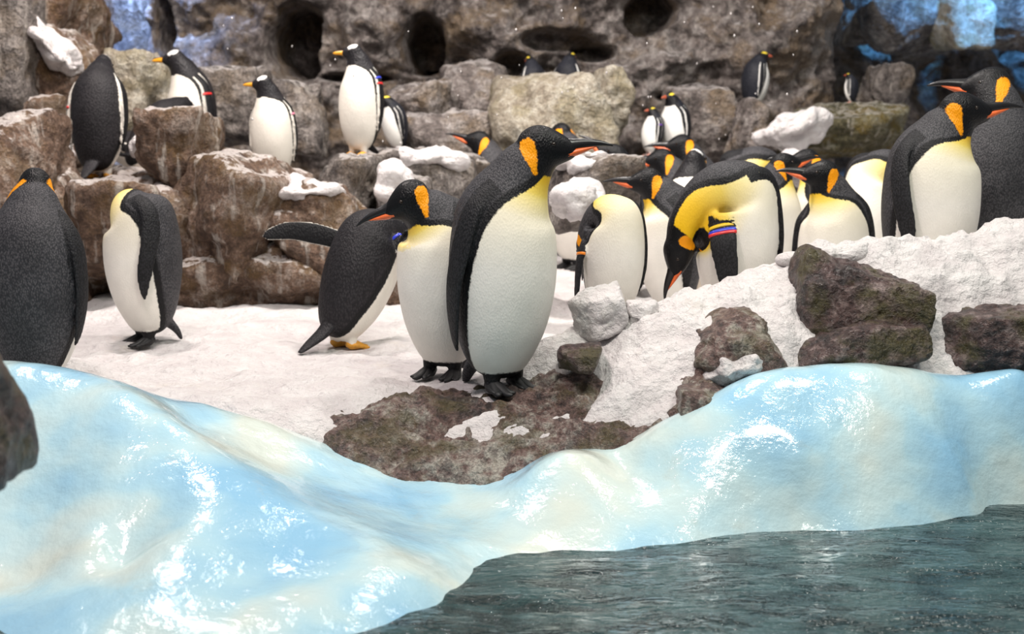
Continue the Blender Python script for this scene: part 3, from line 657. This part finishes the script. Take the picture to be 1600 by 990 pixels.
    if species == 'king':
        t = np.linspace(0, 1, 12); lc = .046 + .112 * t; hh = -.026 + .022 * t; r1 = np.interp(t, [0, .12, .5, 1], [.004, .017, .013, .002]); r2 = np.interp(t, [0, .12, .35, .6, 1], [.030, .034, .024, .0160, .004])
        pc = hc + (lc[:, None] * D + hh[:, None] * up) * hs
        v, f = tube(pc * sc, np.tile(up, (12, 1)), np.tile(side, (12, 1)), r1 * sc, r2 * sc, 12)
        tag(mesh_obj('bill_plate', v, f, M['billorange'], bill), 'coral orange plate on the lower bill')
    elif species == 'gentoo':
        t = np.linspace(0, 1, 10); lc = .058 + .075 * t; hh = .010 - .010 * t; r1 = np.interp(t, [0, .5, 1], [.009, .007, .003]); r2 = np.interp(t, [0, .5, 1], [.010, .007, .003])
        pc = hc + (lc[:, None] * D + hh[:, None] * up) * hs
        v, f = tube(pc * sc, np.tile(up, (10, 1)), np.tile(side, (10, 1)), r1 * sc, r2 * sc, 10)
        tag(mesh_obj('bill_ridge', v, f, M['billblack'], bill), 'black ridge along the upper bill')
    for sgn in (1, -1):
        ep = hc + (.022 * D + .012 * up + sgn * side * .0455) * hs
        mesh_obj('eye', (EYE_V * .0075 * hs + ep) * sc, EYE_F, M['eye'], root)
    if feet:
        fm = {'king': 'footblack', 'gentoo': 'footorange', 'rock': 'footpink'}[species]
        for sgn in (1, -1):
            v, f = foot_mesh(sc); c_, s_ = math.cos(.15 * sgn), math.sin(.15 * sgn)
            v = np.stack([v[:, 0] * c_ - v[:, 1] * s_ + .005 * sc, v[:, 0] * s_ + v[:, 1] * c_ + .06 * sgn * sc, v[:, 2]], 1)
            mesh_obj('foot', v, f, M[fm], root)
    for key, colr, tpos in bands:
        fc, ft, wd, nrm, hw, th = blades[0 if key == 'L' else 1]
        i0 = int(tpos * 29); ii = [i0, i0 + 1, i0 + 2]; ii = [min(q, 29) for q in ii]
        cc = np.stack([fc[i0] - ft[i0] * .002, fc[i0] + ft[i0] * .003, fc[i0] + ft[i0] * .010, fc[i0] + ft[i0] * .014])
        e = np.array([0.6, 1, 1, .6]); v, f = tube(cc * sc, np.tile(wd[i0], (4, 1)), np.tile(nrm[i0], (4, 1)), (hw[i0] + .004 * e) * sc, (th[i0] + .004 * e) * sc, 20)
        tag(mesh_obj('flipper_band', v, f, M['band_' + colr], root), colr + ' plastic flipper band')
    return root

def seat(x, y, z):
    """height of the rock top under the feet, looked up near z"""
    bpy.context.view_layer.update(); dg = bpy.context.evaluated_depsgraph_get(); hs_ = []
    for dx, dy in ((0, 0), (.05, 0), (-.05, 0), (0, .05), (0, -.05)):
        h = scn.ray_cast(dg, (float(x + dx), float(y + dy), z + .22), (0, 0, -1))
        if h[0] and abs(h[1].z - z) < .17: hs_.append(h[1].z)
    return float(np.median(hs_)) - .004 if len(hs_) > 1 else z
def preen(side=1, back=0.0, z0=.655):
    """neck folded over to one side, head hidden behind the body (side: +1 = the bird's left)"""
    s = side
    return [(.02, .02 * s, z0 - .012, .135, .130), (.03 - back * .2, .055 * s, z0 + .015, .105, .10), (.02 - back * .5, .105 * s, z0 + .005, .085, .08), (-.01 - back * .8, .155 * s, z0 - .045, .075, .07), (-.03 - back, .185 * s, z0 - .11, .065, .06), (-.035 - back, .195 * s, z0 - .15, .05, .05)]

KG = 'king penguins crowding behind the bank'
penguin('king_penguin', 'king', 'large king penguin standing upright on the bare rock slab, bill level', 787, 4.75, 195, -42, 2, 4, reach=.075, z=0.0, voxel=.0055, fphi=100, flips={'R': (7.9, 1.9, 88, 104, .026)})
penguin('king_penguin', 'king', 'white-fronted king penguin with lowered bill close behind the large one', 690, 5.05, 279, -118, 186, -24, reach=.085, drop=.10, voxel=.006)
penguin('king_penguin', 'king', 'dark king penguin seen from behind, standing behind the ice bank by the ledge', 52, 4.85, 262, 80, 118, 5, reach=.02, drop=.05, wide=1.08, voxel=.006)
penguin('king_penguin', 'king', 'cream-fronted king penguin with its head tucked out of sight, alone on the snow floor', 222, 5.85, 295, -148, -40, -60, vmix=1.0, neck=preen(-1, .04), voxel=.006, flips={'L': (7.6, 3.0, 92, 70, .026)})
penguin('king_penguin', 'king', 'king penguin with folded-away head behind the snow chunk, flipper hanging out', 958, 5.3, 303, -78, 100, -60, vmix=1.0, neck=[(.0, -.015, .645, .138, .13), (-.04, -.035, .655, .112, .105), (-.10, -.065, .63, .09, .085), (-.155, -.09, .57, .078, .072), (-.185, -.105, .51, .066, .062), (-.19, -.108, .47, .05, .05)], voxel=.006,
        flips={'R': ([(.0, -.155, .54), (.03, -.20, .44), (.05, -.225, .30), (.05, -.235, .12)], (.2, -1, .1))}, bands=(('R', 'orange', .35),))
penguin('king_penguin', 'king', 'bowing king penguin with yellow breast bent over, banded black flipper in front', 1150, 5.45, 250, -95, 190, -72, voxel=.006, wide=1.05, vmix=.85, bel=[100, 98, 94, 90, 90, 92, 96, 100, 100, 82, 58, 46, 40],
        neck=[(.03, -.03, .645, .140, .135), (.05, -.10, .650, .115, .105), (.06, -.185, .595, .095, .085), (.07, -.245, .50, .078, .072), (.07, -.265, .42, .068, .062), (.07, -.268, .38, .05, .05)],
        flips={'R': ([(.13, -.08, .52), (.195, -.075, .44), (.22, -.06, .32), (.205, -.03, .14)], (1, -.25, .1), 1.45)}, bands=(('R', 'yellow', .20), ('R', 'blue', .25), ('R', 'red', .30)))
penguin('king_penguin', 'king', 'king penguin on the snow crest with short tucked neck and broad yellow-white front', 1452, 5.6, 143, -62, 4, 6, reach=.05, drop=.06, voxel=.006, flips={'R': (7.8, 2.8, 92, 62, .032)})
penguin('king_penguin', 'king', 'grey-backed king penguin turned away behind the crest, bill sideways', 1553, 6.1, 103, 72, 165, 3, reach=.03, voxel=.006, wide=1.05)
penguin('king_penguin', 'king', 'king penguin with horizontal bill just behind the snow crest', 1302, 6.3, 249, -104, 178, 6, reach=.05, drop=.03, voxel=.007)
penguin('king_penguin', 'king', 'distant king penguin beside the grey boulder, half hidden by the large one', 772, 8.9, 204, -168, 176, 14, group=KG)
penguin('king_penguin', 'king', 'distant king penguin peeping out behind the large one\'s bill', 893, 8.6, 191, -150, 120, 0, group=KG)
penguin('king_penguin', 'king', 'distant king penguin with bill raised beside the smooth grey boulder', 985, 7.62, 224, 172, 172, 32, drop=.02, group=KG)
penguin('king_penguin', 'king', 'king penguin with long level bill between the two preening birds', 1045, 6.5, 262, -165, 178, 2, reach=.06, drop=.08, group=KG, voxel=.007)
penguin('king_penguin', 'king', 'distant king penguin farthest back in the crowd, below the rockhopper pair', 1086, 8.6, 209, 190, 182, 0, group=KG)
penguin('king_penguin', 'king', 'distant king penguin with orange bill in front of the rearmost one', 1057, 8.1, 231, 185, 178, 0, drop=.06, group=KG)
penguin('gentoo_penguin', 'gentoo', 'gentoo penguin with white eye patch standing among the king penguins', 1078, 7.7, 232, -100, 60, 0, drop=.03)
penguin('king_penguin', 'king', 'king penguin with folded neck showing only a yellow hump in the crowd', 1168, 8.05, 228, -100, 40, -50, vmix=1.0, neck=preen(1, .05), group=KG)
penguin('king_penguin', 'king', 'king penguin in the crowd pointing its bill at the mossy slab, white front', 1203, 7.1, 238, -40, 12, 12, reach=.01, drop=.03, group=KG)
penguin('king_penguin', 'king', 'king penguin standing directly behind the one with horizontal bill', 1282, 7.55, 232, 160, 182, 4, group=KG, drop=.02)
penguin('king_penguin', 'king', 'leaning king penguin with hidden head between the crest birds', 1358, 7.0, 233, -120, 20, -50, vmix=1.0, neck=preen(1, .05), lean=-14, group=KG)
penguin('gentoo_penguin', 'gentoo', 'gentoo penguin bent forward on the snow floor with one flipper stretched out', 535, 5.75, 328, 48, 20, -30, lean=24, drop=.14, reach=.08, voxel=.006,
        flips={'L': ([(-.01, .12, .55), (-.12, .25, .555), (-.23, .36, .53), (-.32, .44, .46)], (-.74, -.6, .2), 1.35), 'R': ([(.02, -.13, .62), (.03, -.23, .55), (.04, -.30, .44), (.04, -.33, .33)], (-.9, -.5, .3))}, bands=(('R', 'blue', .1),))
# gentoos on the ledge
penguin('gentoo_penguin', 'gentoo', 'black gentoo penguin seen from behind on the ledge, tail hanging', 160, 7.75, 82, 84, 96, -15, z=.62, lean=6, drop=.06, wide=1.0, voxel=.007, bands=(('L', 'red', .5),))
penguin('gentoo_penguin', 'gentoo', 'gentoo penguin lying flat on the ledge rock', 285, 8.5, 150, 172, 172, 10, z=.72, lean=72, feet=False, sink=-.04, H=.62)
penguin('gentoo_penguin', 'gentoo', 'gentoo penguin bending down behind the back-turned gentoo', 220, 8.05, 160, 50, 50, -30, z=.66, lean=38, H=.60)
penguin('gentoo_penguin', 'gentoo', 'gentoo penguin with red flipper band and white eye patch behind the speckled rock', 306, 8.8, 78, -132, 180, 2, z=.66, reach=.05, voxel=.007, bands=(('L', 'red', .30),))
penguin('gentoo_penguin', 'gentoo', 'upright gentoo penguin with pink flipper band, facing forward on the ledge', 430, 7.95, 118, -98, 178, 3, z=.56, reach=.03, voxel=.007, bands=(('L', 'pink', .25),))
penguin('gentoo_penguin', 'gentoo', 'tall gentoo penguin with blue and red bands on the grey pedestal rock', 562, 7.75, 68, -122, 180, 4, z=.755, lean=-7, reach=.03, voxel=.007, bands=(('L', 'red', .25), ('L', 'blue', .17)))
# rockhoppers
def rh(label, px, d, top, yaw, z, **kw): penguin('rockhopper_penguin', 'rock', label, px, d, top, yaw, z=z, voxel=.007, wide=1.25, **kw)
rh('small rockhopper penguin beside the tall gentoo, pale chin', 622, 9.15, 148, 205, .765, lean=6)
rh('small dark rockhopper penguin behind the big beige boulder, yellow brow showing', 832, 9.92, 86, 120, 1.0)
rh('small dark rockhopper penguin behind the highest edge of the beige boulder', 886, 9.92, 80, 60, 1.0)
rh('small leaning rockhopper penguin with violet flipper band', 1012, 9.4, 166, -160, .70, lean=-12, bands=(('L', 'violet', .3),))
rh('small rockhopper penguin with bright white front beside the leaning one', 1052, 9.5, 143, 215, .76)
rh('small rockhopper penguin standing upright on the rock pillar', 1172, 9.9, 79, 20, 1.045, lean=4)
rh('small rockhopper penguin on the mossy slab', 1322, 9.85, 113, 140, 1.03)

# drifting snowflakes of the snow machine
rs = np.random.RandomState(12); FV = []; FF = []
fl_v = np.array([(0, 0, 1.6), (1, 0, 0), (0, 1, 0), (-1, 0, 0), (0, -1, 0), (0, 0, -1.6)]); fl_f = [(0, 1, 2), (0, 2, 3), (0, 3, 4), (0, 4, 1), (5, 2, 1), (5, 3, 2), (5, 4, 3), (5, 1, 4)]
for i in range(46):
    d = rs.uniform(6.3, 8.6); p = P(rs.uniform(330, 1250), rs.uniform(10, 230), d); r = rs.uniform(.003, .006)
    FF += [[k + len(FV) * 6 for k in f] for f in fl_f]; FV.append(fl_v * r + p)
tag(mesh_obj('falling_snow', np.concatenate(FV), FF, M['snow']), 'tiny white snowflakes drifting down in front of the rock wall', 'snow', kind='stuff')
